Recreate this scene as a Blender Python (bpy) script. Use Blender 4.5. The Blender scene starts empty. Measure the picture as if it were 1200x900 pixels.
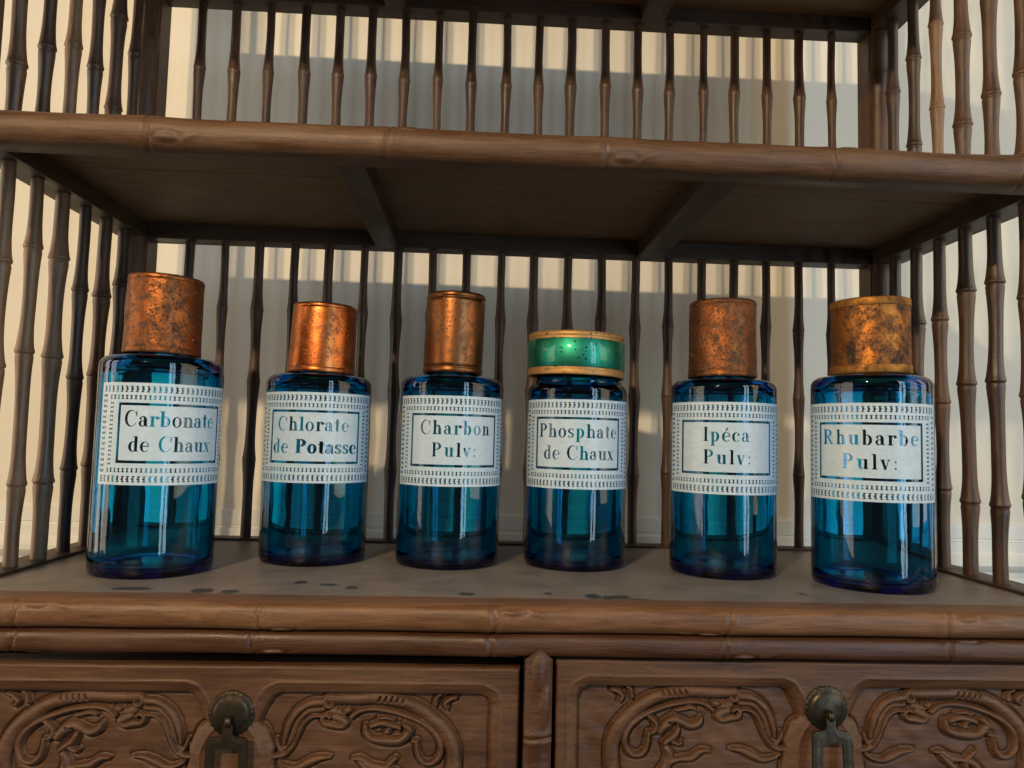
import bpy, bmesh, math, random
import numpy as np
from mathutils import Matrix, Vector

random.seed(7)
rng = np.random.default_rng(11)
SC = bpy.context.scene
COL = SC.collection
U = 0.027            # one modelling unit = one baluster spacing = 27 mm
R = math.radians

# ------------------------------------------------------------------ camera
cam_d = bpy.data.cameras.new('camera')
cam = bpy.data.objects.new('camera', cam_d)
COL.objects.link(cam)
SC.camera = cam
cam_d.sensor_width = 36.0
cam_d.lens = 36.0 * 880.0 / 1200.0
cam_d.clip_start = 0.01
cam_d.clip_end = 60.0


def cam_rot(a, b, c):
    ca, sa = math.cos(a), math.sin(a)
    cb, sb = math.cos(b), math.sin(b)
    cc, sc = math.cos(c), math.sin(c)
    rz = Matrix(((ca, -sa, 0), (sa, ca, 0), (0, 0, 1)))
    rx = Matrix(((1, 0, 0), (0, cb, -sb), (0, sb, cb)))
    ry = Matrix(((cc, 0, sc), (0, 1, 0), (-sc, 0, cc)))
    return rz @ rx @ ry


_r = cam_rot(-0.0494910, 0.0712440, -0.0253353)
_right, _fwd, _up = _r.col[0], _r.col[1], _r.col[2]
_m = Matrix((( _right.x, _up.x, -_fwd.x, 8.339177 * U),
             ( _right.y, _up.y, -_fwd.y, -21.81825 * U),
             ( _right.z, _up.z, -_fwd.z, 3.064136 * U),
             (0, 0, 0, 1)))
cam.matrix_world = _m

# ------------------------------------------------------------------ light
world = bpy.data.worlds.new('World')
SC.world = world
world.use_nodes = True
bg = world.node_tree.nodes['Background']
bg.inputs['Color'].default_value = (1.0, 0.90, 0.76, 1)
bg.inputs['Strength'].default_value = 0.075


def point_lamp(name, loc, watts, color, radius):
    d = bpy.data.lights.new(name, 'POINT')
    d.energy = watts
    d.color = color
    d.shadow_soft_size = radius
    o = bpy.data.objects.new(name, d)
    o.location = [c * U for c in loc]
    COL.objects.link(o)
    return o


# the twin-bulb lamp up and to the left behind the photographer
WARM = (1.0, 0.75, 0.45)
point_lamp('lamp_bulb', (-7.2, -40.0, 20.95), 23.0, WARM, 0.65 * U)
point_lamp('lamp_bulb', (-4.8, -40.2, 20.75), 23.0, WARM, 0.65 * U)


def area_light(name, loc, size, watts, color, target=(9, -4, 3)):
    d = bpy.data.lights.new(name, 'AREA')
    d.shape = 'RECTANGLE'
    d.size, d.size_y = size[0] * U, size[1] * U
    d.energy = watts
    d.color = color
    o = bpy.data.objects.new(name, d)
    o.location = [c * U for c in loc]
    v = Vector([t - c for t, c in zip(target, loc)])
    o.rotation_euler = v.to_track_quat('-Z', 'Y').to_euler()
    COL.objects.link(o)
    return o


# daylight from the two casements of a tall window, front right
area_light('window_casement', (54.5, -79.0, 14), (6.5, 80), 13, (0.55, 0.80, 1.0))
area_light('window_casement', (62.5, -73.0, 14), (6.5, 80), 13, (0.55, 0.80, 1.0))

# a shaded lamp standing in the room to the right
d_ = area_light('side_fill_light', (70, -26, 20), (45, 50), 17, (1.0, 0.80, 0.54), target=(24, 2, 6))
area_light('side_fill_light', (-74, -21, 12), (60, 60), 34, (1.0, 0.85, 0.66), target=(9, 0, 8))  # unseen fill light added on the left to brighten the shadowed wall
SC.view_settings.view_transform = 'Standard'
SC.view_settings.look = 'None'
SC.view_settings.gamma = 1.0
SC.view_settings.use_curve_mapping = False
SC.view_settings.exposure = -0.08
SC.cycles.max_bounces = 20
SC.cycles.transmission_bounces = 16
SC.cycles.transparent_max_bounces = 16
SC.cycles.diffuse_bounces = 4
SC.cycles.glossy_bounces = 6
SC.cycles.use_denoising = True
SC.cycles.sample_clamp_indirect = 3.0
SC.cycles.caustics_reflective = False
SC.cycles.caustics_refractive = True

# ------------------------------------------------------------------ helpers


class MB:
    """collects geometry in modelling units; build() makes one mesh object"""

    def __init__(self):
        self.v, self.f, self.sm = [], [], []

    def add(self, verts, faces, smooth=False):
        o = len(self.v)
        self.v += [tuple(p) for p in verts]
        self.f += [tuple(i + o for i in q) for q in faces]
        self.sm += [smooth] * len(faces)

    def box(self, x0, x1, y0, y1, z0, z1, b=0.03):
        """box with chamfered edges"""
        b = min(b, (x1 - x0) * .45, (y1 - y0) * .45, (z1 - z0) * .45)
        bm = bmesh.new()
        bmesh.ops.create_cube(bm, size=1.0)
        for v in bm.verts:
            v.co = ((x0 + x1) / 2 + v.co.x * (x1 - x0), (y0 + y1) / 2 + v.co.y * (y1 - y0), (z0 + z1) / 2 + v.co.z * (z1 - z0))
        if b > 0:
            bmesh.ops.bevel(bm, geom=bm.edges[:], offset=b, segments=2, affect='EDGES', profile=0.6)
        bm.verts.index_update()
        self.add([v.co[:] for v in bm.verts], [[v.index for v in f.verts] for f in bm.faces])
        bm.free()
        return self

    def lathe(self, prof, n=32, cx=0, cy=0, smooth=True, wob=None):
        """prof: (radius, z) list; radius 0 ends close to a pole"""
        vs, fs, rows = [], [], []
        for k, (r, z) in enumerate(prof):
            ox, oy = wob(z) if wob else (0, 0)
            if r <= 1e-6:
                rows.append([len(vs)])
                vs.append((cx + ox, cy + oy, z))
            else:
                rows.append(list(range(len(vs), len(vs) + n)))
                for i in range(n):
                    a = 2 * math.pi * i / n
                    vs.append((cx + ox + r * math.cos(a), cy + oy + r * math.sin(a), z))
        for A, B in zip(rows, rows[1:]):
            for i in range(n):
                j = (i + 1) % n
                if len(A) == 1 and len(B) == 1:
                    continue
                if len(A) == 1:
                    fs.append((A[0], B[j], B[i]))
                elif len(B) == 1:
                    fs.append((A[i], A[j], B[0]))
                else:
                    fs.append((A[i], A[j], B[j], B[i]))
        self.add(vs, fs, smooth)
        return self

    def grid(self, P, smooth=True, flip=False):
        """P: array (n, m, 3)"""
        n, m = P.shape[:2]
        o = len(self.v)
        self.v += [tuple(p) for p in P.reshape(-1, 3)]
        i, j = np.meshgrid(np.arange(n - 1), np.arange(m - 1), indexing='ij')
        a = (o + i * m + j).ravel()
        q = np.stack([a, a + m, a + m + 1, a + 1], 1)
        if flip:
            q = q[:, ::-1]
        self.f += [tuple(r) for r in q.tolist()]
        self.sm += [smooth] * len(q)
        return self

    def mesh(self, name, mat):
        me = bpy.data.meshes.new(name)
        me.from_pydata([(x * U, y * U, z * U) for x, y, z in self.v], [], self.f)
        me.polygons.foreach_set('use_smooth', self.sm)
        me.materials.append(mat)
        me.update()
        return me

    def build(self, name, mat, parent=None, loc=(0, 0, 0)):
        return link(name, self.mesh(name, mat), parent, loc)


def link(name, me, parent=None, loc=(0, 0, 0), rotz=0.0):
    o = bpy.data.objects.new(name, me)
    o.location = [c * U for c in loc]
    o.rotation_euler = (0, 0, rotz)
    COL.objects.link(o)
    if parent is not None:
        o.parent = parent
    return o


def empty(name, loc, label, cat, group=None):
    o = bpy.data.objects.new(name, None)
    o.empty_display_size = 0.02
    o.location = [c * U for c in loc]
    COL.objects.link(o)
    o['label'], o['category'] = label, cat
    if group:
        o['group'] = group
    return o


# ------------------------------------------------------------------ materials
class NT:
    def __init__(self, name):
        self.mat = bpy.data.materials.new(name)
        self.mat.use_nodes = True
        self.t = self.mat.node_tree
        self.n = self.t.nodes
        self.b = self.n['Principled BSDF']
        self.out = self.n['Material Output']
        self.tc = self.n.new('ShaderNodeTexCoord')

    def lk(self, a, b):
        self.t.links.new(a, b)

    def node(self, typ, **kw):
        nd = self.n.new(typ)
        for k, v in kw.items():
            setattr(nd, k, v)
        return nd

    def put(self, sock, v):
        if isinstance(v, bpy.types.NodeSocket):
            self.lk(v, sock)
        else:
            sock.default_value = v

    def math(self, op, a, b=0.0, clamp=False):
        nd = self.node('ShaderNodeMath', operation=op, use_clamp=clamp)
        self.put(nd.inputs[0], a)
        self.put(nd.inputs[1], b)
        return nd.outputs[0]

    def noise(self, scale, vec=None, stretch=(1, 1, 1), detail=5, rough=0.55, offset=None, dist=0.0):
        mp = self.node('ShaderNodeMapping')
        self.lk(vec or self.tc.outputs['Object'], mp.inputs['Vector'])
        mp.inputs['Scale'].default_value = stretch
        if offset is not None:
            self.put(mp.inputs['Location'], offset)
        nz = self.node('ShaderNodeTexNoise')
        self.lk(mp.outputs[0], nz.inputs['Vector'])
        nz.inputs['Scale'].default_value = scale
        nz.inputs['Detail'].default_value = detail
        nz.inputs['Roughness'].default_value = rough
        nz.inputs['Distortion'].default_value = dist
        return nz.outputs['Fac']

    def ramp(self, fac, stops):
        nd = self.node('ShaderNodeValToRGB')
        self.lk(fac, nd.inputs['Fac'])
        e = nd.color_ramp.elements
        while len(e) < len(stops):
            e.new(0.5)
        for k, (p, c) in enumerate(stops):
            e[k].position = p
            e[k].color = (c, c, c, 1) if isinstance(c, (int, float)) else (*c, 1)
        return nd.outputs['Color']

    def mix(self, fac, a, b, mode='MIX'):
        nd = self.node('ShaderNodeMix', data_type='RGBA', blend_type=mode)
        self.put(nd.inputs['Factor'], fac)
        self.put(nd.inputs[6], a if isinstance(a, bpy.types.NodeSocket) else (*a, 1))
        self.put(nd.inputs[7], b if isinstance(b, bpy.types.NodeSocket) else (*b, 1))
        return nd.outputs[2]

    def bump(self, h, dist, strength=1.0):
        nd = self.node('ShaderNodeBump')
        nd.inputs['Distance'].default_value = dist
        nd.inputs['Strength'].default_value = strength
        self.lk(h, nd.inputs['Height'])
        self.lk(nd.outputs[0], self.b.inputs['Normal'])

    def set(self, **kw):
        for k, v in kw.items():
            self.put(self.b.inputs[k.replace('_', ' ')], v)
        return self


def wood(name, dark, mid, light, axis, rough=0.45, vary=0.0, grain=1.0, bump=0.00025, seed=0.0, wear=0.35):
    m = NT(name)
    st = [1, 1, 1]
    st['xyz'.index(axis)] = 0.07
    off = None
    if vary:
        oi = m.node('ShaderNodeObjectInfo')
        cb = m.node('ShaderNodeCombineXYZ')
        m.lk(m.math('MULTIPLY', oi.outputs['Random'], 7.3), cb.inputs[0])
        m.lk(m.math('MULTIPLY', oi.outputs['Random'], 3.1), cb.inputs[2])
        off = cb.outputs[0]
    else:
        off = (seed, seed * .7, seed * .3)
    g = m.noise(520 * grain, stretch=st, detail=6, rough=0.6, offset=off, dist=0.6)
    st2 = [1, 1, 1]
    st2['xyz'.index(axis)] = 0.25
    blot = m.noise(60, stretch=st2, detail=4, offset=off)
    fac = m.math('ADD', m.math('MULTIPLY', g, 0.6), m.math('MULTIPLY', blot, 0.4))
    col = m.ramp(fac, [(0.33, dark), (0.5, mid), (0.68, light)])
    if vary:
        oi2 = m.node('ShaderNodeObjectInfo')
        hsv = m.node('ShaderNodeHueSaturation')
        hsv.inputs['Saturation'].default_value = 0.95
        m.lk(m.math('ADD', m.math('MULTIPLY', oi2.outputs['Random'], vary), 1 - vary * .5), hsv.inputs['Value'])
        m.lk(col, hsv.inputs['Color'])
        col = hsv.outputs[0]
    # dirt specks and rubbed streaks
    sp = m.ramp(m.noise(900, detail=3, offset=off), [(0.30, 1.0), (0.37, 0.0)])
    col = m.mix(m.math('MULTIPLY', sp, 0.6), col, tuple(c * 0.35 for c in dark))
    ru = m.ramp(m.noise(150, stretch=st2, detail=7, rough=.7, offset=off), [(0.58, 0.0), (0.75, 1.0)])
    col = m.mix(m.math('MULTIPLY', ru, wear), col, tuple(min(1, c * 1.5) for c in light))
    m.set(Base_Color=col)
    m.lk(m.ramp(blot, [(0.3, rough - 0.1), (0.7, rough + 0.15)]), m.b.inputs['Roughness'])
    # scratches across the grain and fine pores
    st3 = [1, 1, 1]
    st3['xyz'.index(axis)] = 6.0 if axis != 'z' else 3.0
    scr = m.ramp(m.noise(95, stretch=st3, detail=8, rough=.75, offset=(seed + 2, 4, 1)), [(0.24, 1.0), (0.34, 0.0)])
    fine = m.noise(2600, detail=3, offset=off)
    m.bump(m.math('ADD', m.math('ADD', g, m.math('MULTIPLY', blot, 1.2)), m.math('SUBTRACT', m.math('MULTIPLY', fine, .35), m.math('MULTIPLY', scr, .5))), bump)
    m.set(Specular_IOR_Level=0.45)
    return m.mat


M = {}
M['baluster'] = wood('baluster_wood', (0.022, 0.009, 0.004), (0.053, 0.0235, 0.0105), (0.098, 0.047, 0.022), 'z', 0.42, vary=0.75)
M['pale_baluster'] = wood('pale_baluster_wood', (0.085, 0.042, 0.018), (0.155, 0.082, 0.038), (0.23, 0.132, 0.068), 'z', 0.42, vary=0.3)
M['rail'] = wood('rail_wood', (0.062, 0.025, 0.009), (0.122, 0.054, 0.022), (0.178, 0.086, 0.040), 'x', 0.46, seed=1.3, wear=.5)
M['upper_rail'] = wood('upper_rail_wood', (0.040, 0.017, 0.0065), (0.080, 0.037, 0.016), (0.125, 0.064, 0.032), 'x', 0.46, seed=2.3, wear=.5)
M['moulding'] = wood('moulding_wood', (0.028, 0.009, 0.003), (0.052, 0.019, 0.007), (0.080, 0.032, 0.013), 'x', 0.42, seed=4.1)
M['drawer'] = wood('drawer_wood', (0.036, 0.014, 0.005), (0.074, 0.031, 0.0125), (0.115, 0.053, 0.024), 'x', 0.54, seed=6.1, grain=.8, wear=.45)
M['frame'] = wood('frame_wood', (0.018, 0.0085, 0.004), (0.034, 0.0165, 0.0075), (0.056, 0.028, 0.0135), 'x', 0.5, seed=3.1)
M['frame_y'] = wood('side_rail_wood', (0.018, 0.0085, 0.004), (0.034, 0.0165, 0.0075), (0.056, 0.028, 0.0135), 'y', 0.5, seed=5.1)
M['post'] = wood('post_wood', (0.036, 0.016, 0.007), (0.068, 0.031, 0.015), (0.11, 0.054, 0.029), 'z', 0.42, seed=8.1)
M['panel'] = wood('panel_wood', (0.098, 0.052, 0.022), (0.145, 0.080, 0.036), (0.185, 0.108, 0.052), 'x', 0.6, seed=9.1, grain=.5, wear=.1)


def board_mat():
    m = NT('shelf_top_paint')
    a = m.noise(35, detail=6, rough=.65)
    b = m.noise(420, stretch=(.12, 1, 1), detail=6, rough=.65)
    col = m.ramp(m.math('ADD', m.math('MULTIPLY', a, .7), m.math('MULTIPLY', b, .3)), [(0.32, (0.120, 0.100, 0.090)), (0.68, (0.200, 0.172, 0.157))])
    # rubbed brown patches along the front
    rb = m.ramp(m.noise(55, stretch=(.5, 1, 1), detail=6, rough=.7, offset=(3, 1, 0)), [(0.57, 0.0), (0.66, 1.0)])
    col = m.mix(m.math('MULTIPLY', rb, 0.35), col, (0.15, 0.095, 0.062))
    # ink-like stains with a shape of their own (x, y, half sizes in units)
    sep = m.node('ShaderNodeSeparateXYZ')
    m.lk(m.tc.outputs['Object'], sep.inputs[0])
    wob = m.math('MULTIPLY', m.math('SUBTRACT', m.noise(330, detail=5, rough=.7), .5), 3.4)
    tot = None
    for (x, y, rx, ry) in [(a, b, c * 1.35, d * 1.55) for a, b, c, d in STAINS]:
        dx = m.math('DIVIDE', m.math('SUBTRACT', sep.outputs[0], x * U), rx * U)
        dy = m.math('DIVIDE', m.math('SUBTRACT', sep.outputs[1], y * U), ry * U)
        d = m.math('ADD', m.math('ADD', m.math('MULTIPLY', dx, dx), m.math('MULTIPLY', dy, dy)), wob)
        k = m.math('SUBTRACT', 3.2, m.math('MULTIPLY', d, 3.0), clamp=True)
        tot = k if tot is None else m.math('MAXIMUM', tot, k)
    col = m.mix(m.math('MULTIPLY', tot, 0.95), col, (0.030, 0.026, 0.026))
    sp = m.ramp(m.noise(260, detail=2, offset=(1, 5, 2)), [(0.25, 1.0), (0.29, 0.0)])
    col = m.mix(m.math('MULTIPLY', sp, .7), col, (0.045, 0.037, 0.033))
    m.set(Base_Color=col)
    m.lk(m.ramp(a, [(0.3, 0.38), (0.7, 0.6)]), m.b.inputs['Roughness'])
    m.bump(m.math('ADD', b, a), 0.00018)
    return m.mat


STAINS = [(10.78, -6.95, .13, .16), (11.05, -7.12, .10, .20), (11.3, -6.98, .16, .12), (11.62, -7.28, .20, .13), (10.62, -7.42, .20, .09),
          (8.3, -6.9, .13, .10), (8.42, -7.4, .16, .08), (3.25, -6.95, .17, .16), (3.8, -7.0, .13, .13), (3.95, -7.38, .16, .12),
          (4.9, -6.0, .10, .12), (5.5, -6.2, .14, .10), (6.0, -6.45, .09, .10), (1.9, -6.85, .30, .10), (2.8, -7.3, .38, .10), (15.2, -6.4, .08, .1), (9.9, -6.75, .08, .08)]
M['board'] = board_mat()


def wall_mat():
    m = NT('wall_plaster')
    a = m.noise(9, detail=5)
    b = m.noise(160, detail=5, rough=.6)
    m.set(Base_Color=m.ramp(a, [(0.3, (0.70, 0.66, 0.58)), (0.7, (0.77, 0.735, 0.65))]), Roughness=0.75, Specular_IOR_Level=.3)
    m.bump(b, 0.00025)
    return m.mat


def trim_mat():
    m = NT('rail_white_paint')
    a = m.noise(40, stretch=(.2, 1, 1), detail=5)
    m.set(Base_Color=m.ramp(a, [(0.3, (0.68, 0.69, 0.66)), (0.7, (0.78, 0.78, 0.75))]), Roughness=0.45)
    return m.mat


M['wall'] = wall_mat()
M['trim'] = trim_mat()


def glass_mat():
    m = NT('blue_glass')
    m.n.remove(m.b)
    g = m.node('ShaderNodeBsdfGlass')
    g.inputs['IOR'].default_value = 1.40
    g.inputs['Roughness'].default_value = 0.0
    bp = m.node('ShaderNodeBump')
    bp.inputs['Distance'].default_value = 0.0005
    bp.inputs['Strength'].default_value = 0.6
    m.lk(m.noise(60, stretch=(1, 1, .30), detail=2), bp.inputs['Height'])
    m.lk(bp.outputs[0], g.inputs['Normal'])
    m.lk(g.outputs[0], m.out.inputs['Surface'])
    va = m.node('ShaderNodeVolumeAbsorption')
    va.inputs['Color'].default_value = (0.0, 0.828, 0.948, 1)
    va.inputs['Density'].default_value = 900.0
    m.lk(va.outputs[0], m.out.inputs['Volume'])
    return m.mat


M['glass'] = glass_mat()


def label_mat():
    m = NT('label_enamel')
    at = m.node('ShaderNodeAttribute', attribute_name='ink')
    ink = m.ramp(at.outputs['Fac'], [(0.40, 0.0), (0.60, 1.0)])
    n = m.noise(300, detail=4)
    m.set(Base_Color=m.ramp(n, [(0.3, (0.38, 0.48, 0.57)), (0.7, (0.45, 0.555, 0.655))]), Roughness=0.34, Specular_IOR_Level=0.35)
    wear = m.ramp(m.noise(1100, detail=2, offset=(4, 2, 7)), [(0.23, 1.0), (0.27, 0.0)])
    tr = m.node('ShaderNodeBsdfTransparent')
    mx = m.node('ShaderNodeMixShader')
    m.lk(m.math('MAXIMUM', ink, wear), mx.inputs[0])
    m.lk(m.b.outputs[0], mx.inputs[1])
    m.lk(tr.outputs[0], mx.inputs[2])
    m.lk(mx.outputs[0], m.out.inputs['Surface'])
    return m.mat


M['label'] = label_mat()


def copper(name, base, dark, amount, scale, seed, rough=0.3, speck=0.0, crust=0.0, bump=0.0002, pale=None):
    """tarnished copper: amount = share of oxide patches, speck = dark pits, crust = pale flecks"""
    m = NT(name)
    of = (seed, seed * 1.7, seed * .4)
    n1 = m.noise(scale, detail=8, rough=.68, offset=of)
    n2 = m.noise(scale * 5, detail=5, rough=.65, offset=of)
    t = 0.5 + (0.5 - amount) * 0.35
    ox = m.ramp(m.math('ADD', m.math('MULTIPLY', n1, .72), m.math('MULTIPLY', n2, .28)), [(t - .09, 0.0), (t + .10, 1.0)])
    tint = m.mix(m.ramp(m.noise(scale * .7, detail=5, offset=(seed + 3, 1, 2)), [(0.35, 0.0), (0.65, 1.0)]), base, pale or tuple(min(1, c * 1.35) for c in base))
    col = m.mix(ox, tint, dark)
    rgh = m.ramp(ox, [(0.0, rough), (1.0, min(1, rough + .28))])
    met = m.math('SUBTRACT', 1.0, m.math('MULTIPLY', ox, .55))
    h = m.math('ADD', m.math('MULTIPLY', n1, .8), m.math('MULTIPLY', n2, .5))
    if speck:
        vo = m.node('ShaderNodeTexVoronoi')
        mp = m.node('ShaderNodeMapping')
        m.lk(m.tc.outputs['Object'], mp.inputs[0])
        mp.inputs['Location'].default_value = of
        m.lk(mp.outputs[0], vo.inputs['Vector'])
        vo.inputs['Scale'].default_value = 430
        gate = m.ramp(m.noise(110, detail=3, offset=(seed, 5, 1)), [(0.44, 0.0), (0.52, 1.0)])
        pit = m.math('MULTIPLY', m.ramp(vo.outputs['Distance'], [(0.22, 1.0), (0.30, 0.0)]), gate)
        col = m.mix(m.math('MULTIPLY', pit, speck), col, (0.02, 0.012, 0.01))
        met = m.math('MULTIPLY', met, m.math('SUBTRACT', 1.0, m.math('MULTIPLY', pit, .8)))
        h = m.math('SUBTRACT', h, m.math('MULTIPLY', pit, .8))
    if crust:
        cr = m.ramp(m.noise(scale * 2.6, detail=7, rough=.7, offset=(seed, 9, 4)), [(0.60, 0.0), (0.68, 1.0)])
        col = m.mix(m.math('MULTIPLY', cr, crust), col, (0.62, 0.48, 0.40))
        h = m.math('ADD', h, m.math('MULTIPLY', cr, 1.6))
    m.set(Base_Color=col, Roughness=rgh, Metallic=met)
    m.bump(h, bump)
    return m.mat


def foil(name, base, rough, metal=1.0, seed=0.0):
    m = NT(name)
    n = m.noise(300, detail=5, offset=(seed, 2, 3))
    vo = m.node('ShaderNodeTexVoronoi')
    m.lk(m.tc.outputs['Object'], vo.inputs['Vector'])
    vo.inputs['Scale'].default_value = 330
    gate = m.ramp(m.noise(150, detail=3, offset=(seed, 5, 1)), [(0.45, 0.0), (0.55, 1.0)])
    pit = m.math('MULTIPLY', m.ramp(vo.outputs['Distance'], [(0.20, 1.0), (0.28, 0.0)]), gate)
    col = m.ramp(n, [(0.3, tuple(c * .75 for c in base)), (0.7, base)])
    col = m.mix(pit, col, (0.01, 0.015, 0.012))
    m.set(Base_Color=col, Roughness=rough, Metallic=metal)
    m.bump(n, 0.00008)
    return m.mat


def brass():
    m = NT('aged_brass')
    n = m.noise(140, detail=7, rough=.65)
    m.set(Base_Color=m.ramp(n, [(0.35, (0.024, 0.019, 0.013)), (0.65, (0.065, 0.052, 0.035))]), Metallic=0.85)
    m.lk(m.ramp(n, [(0.3, 0.55), (0.7, 0.36)]), m.b.inputs['Roughness'])
    m.bump(n, 0.0003)
    return m.mat


M['brass'] = brass()


def plain(name, col, rough=.7):
    m = NT(name)
    n = m.noise(200, detail=3)
    m.set(Base_Color=m.ramp(n, [(0.3, tuple(c * .8 for c in col)), (0.7, col)]), Roughness=rough)
    return m.mat


M['dark_inside'] = plain('case_inside', (0.02, 0.014, 0.01), .8)

# ------------------------------------------------------------------ setting: the wall behind and its rail
WY = 3.4
wb = MB()
wb.box(-60, 80, WY, WY + 4, -40, 70, b=0)
wall = wb.build('wall', M['wall'])
wall['kind'] = 'structure'
wall['label'] = 'cream plaster wall behind the cabinet'
prof = [(0.0, .52), (.07, .50), (.09, .47), (.09, .02), (.05, -.01), (.05, -.07), (.16, -.09), (.18, -.12), (.18, -.42), (.22, -.50), (.32, -.62), (.40, -.70), (.40, -.85),
        (.30, -.98), (.16, -1.1), (.12, -1.3), (.12, -2.4), (0.0, -2.45)]
P = np.array([[(x, WY - d - .001, z) for d, z in prof] for x in (-59, 79)], float)
mb = MB()
mb.grid(P, smooth=False)
mb.build('dado_rail', M['trim'], wall)

# ------------------------------------------------------------------ cabinet
cabinet = empty('bamboo_cabinet', (9.5, -3.5, -5.0), 'brown carved wooden cabinet with faux bamboo balusters, shelves and drawers', 'cabinet')
ORG = (9.5, -3.5, -5.0)


def part(mb, name, mat, parent=None, loc=(0, 0, 0)):
    """part in scene coordinates, parented to the cabinet (mesh keeps scene coordinates)"""
    o = mb.build(name, mat, parent if parent is not None else cabinet)
    if parent is None:
        o.location = [(-a + b) * U for a, b in zip(ORG, loc)]
    return o


XL, XR = -1.09, 20.05          # inner faces of the corner posts
PW = 0.80                       # post width
YF = -7.57                      # front edge of the boards


def rounded_rail(x0, x1, yb, z0, z1, dep, nodes, buds, ang0=-90, ang1=90, step=0.045, seed=0, sq=.8):
    """bamboo-like half-round rail along x: ridged nodes, each with a carved bud"""
    rg = np.random.default_rng(seed)
    xs = np.arange(x0, x1 + step, step)
    th = np.radians(np.linspace(ang0, ang1, 25))
    X, T = np.meshgrid(xs, th, indexing='ij')
    rz, zc = (z1 - z0) / 2, (z1 + z0) / 2
    disp = np.zeros_like(X)
    # slow unevenness
    for k in range(6):
        disp += 0.006 * np.sin(X * rg.uniform(.4, 2.6) + rg.uniform(0, 6) + T * rg.uniform(-1, 1))
    for (nx, (bt, bs)) in zip(nodes, buds):
        w = nx + 0.03 * np.sin(T * 2 + nx)
        d = X - w
        disp += 0.030 * np.exp(-(d / .20) ** 2)
        disp += 0.012 * np.exp(-(d / .55) ** 2)
        disp -= 0.060 * np.exp(-((d - .0) / .035) ** 2)
        disp -= 0.010 * np.exp(-((d - .14) / .03) ** 2)
        # bud: a small leaf lying on the rail to one side of the node
        bx, bth = nx + bs * .36, math.radians(bt)
        e = ((X - bx) / .20) ** 2 + ((T - bth) / .24) ** 2
        disp += 0.040 * np.clip(1 - e, 0, 1) ** .8
        e2 = ((X - bx) / .25) ** 2 + ((T - bth) / .34) ** 2
        disp -= 0.028 * np.exp(-((np.sqrt(e2) - 1) / .16) ** 2)
        tx = X - (bx + bs * .36)
        tl = T - bth - (-.4 if bt > 0 else .4) * np.clip(tx * bs / .3, -.5, 1.4)
        disp += 0.028 * np.exp(-(tl / .13) ** 2) * (np.abs(tx) < .32) * np.clip(1 - np.abs(tx) / .34, 0, 1)
    Y = yb - (dep + disp) * np.clip(np.cos(T), 0, 1) ** sq
    Z = zc + (rz + disp * .4 * sq) * np.sign(np.sin(T)) * np.abs(np.sin(T)) ** (.55 + .55 * sq)
    m = MB()
    m.grid(np.stack([X, Y, Z], -1), smooth=True)
    # straight back behind the round front
    m.box(x0, x1 + step, yb - .001, yb + .30, z0 + .01, z1 - .01, b=0)
    return m


# lower shelf: board, double bamboo front moulding, back and side ledges
part(MB().box(XL - .02, XR + .02, YF - .02, .55, -.42, 0, b=.015), 'shelf_board', M['board'])
part(rounded_rail(-1.95, 20.95, -7.60, -.492, .03, .42, [0.41, 4.64, 8.80, 13.12, 17.29], [(38, 1), (-60, 1), (30, 1), (-62, -1), (30, 1)], seed=1, sq=.5), 'front_rail', M['rail'])
part(rounded_rail(-1.93, 20.93, -7.58, -.925, -.498, .37, [0.36, 4.52, 8.75, 13.08, 17.35], [(-70, 1), (-40, 1), (-75, 1), (-45, 1), (60, 1)], seed=2, sq=.4), 'front_moulding', M['moulding'])


PALE = {('low', True, 3), ('low', True, 4), ('low', True, 5), ('up', True, 3), ('up', False, 2)}   # a few sticks are of paler wood


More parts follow.
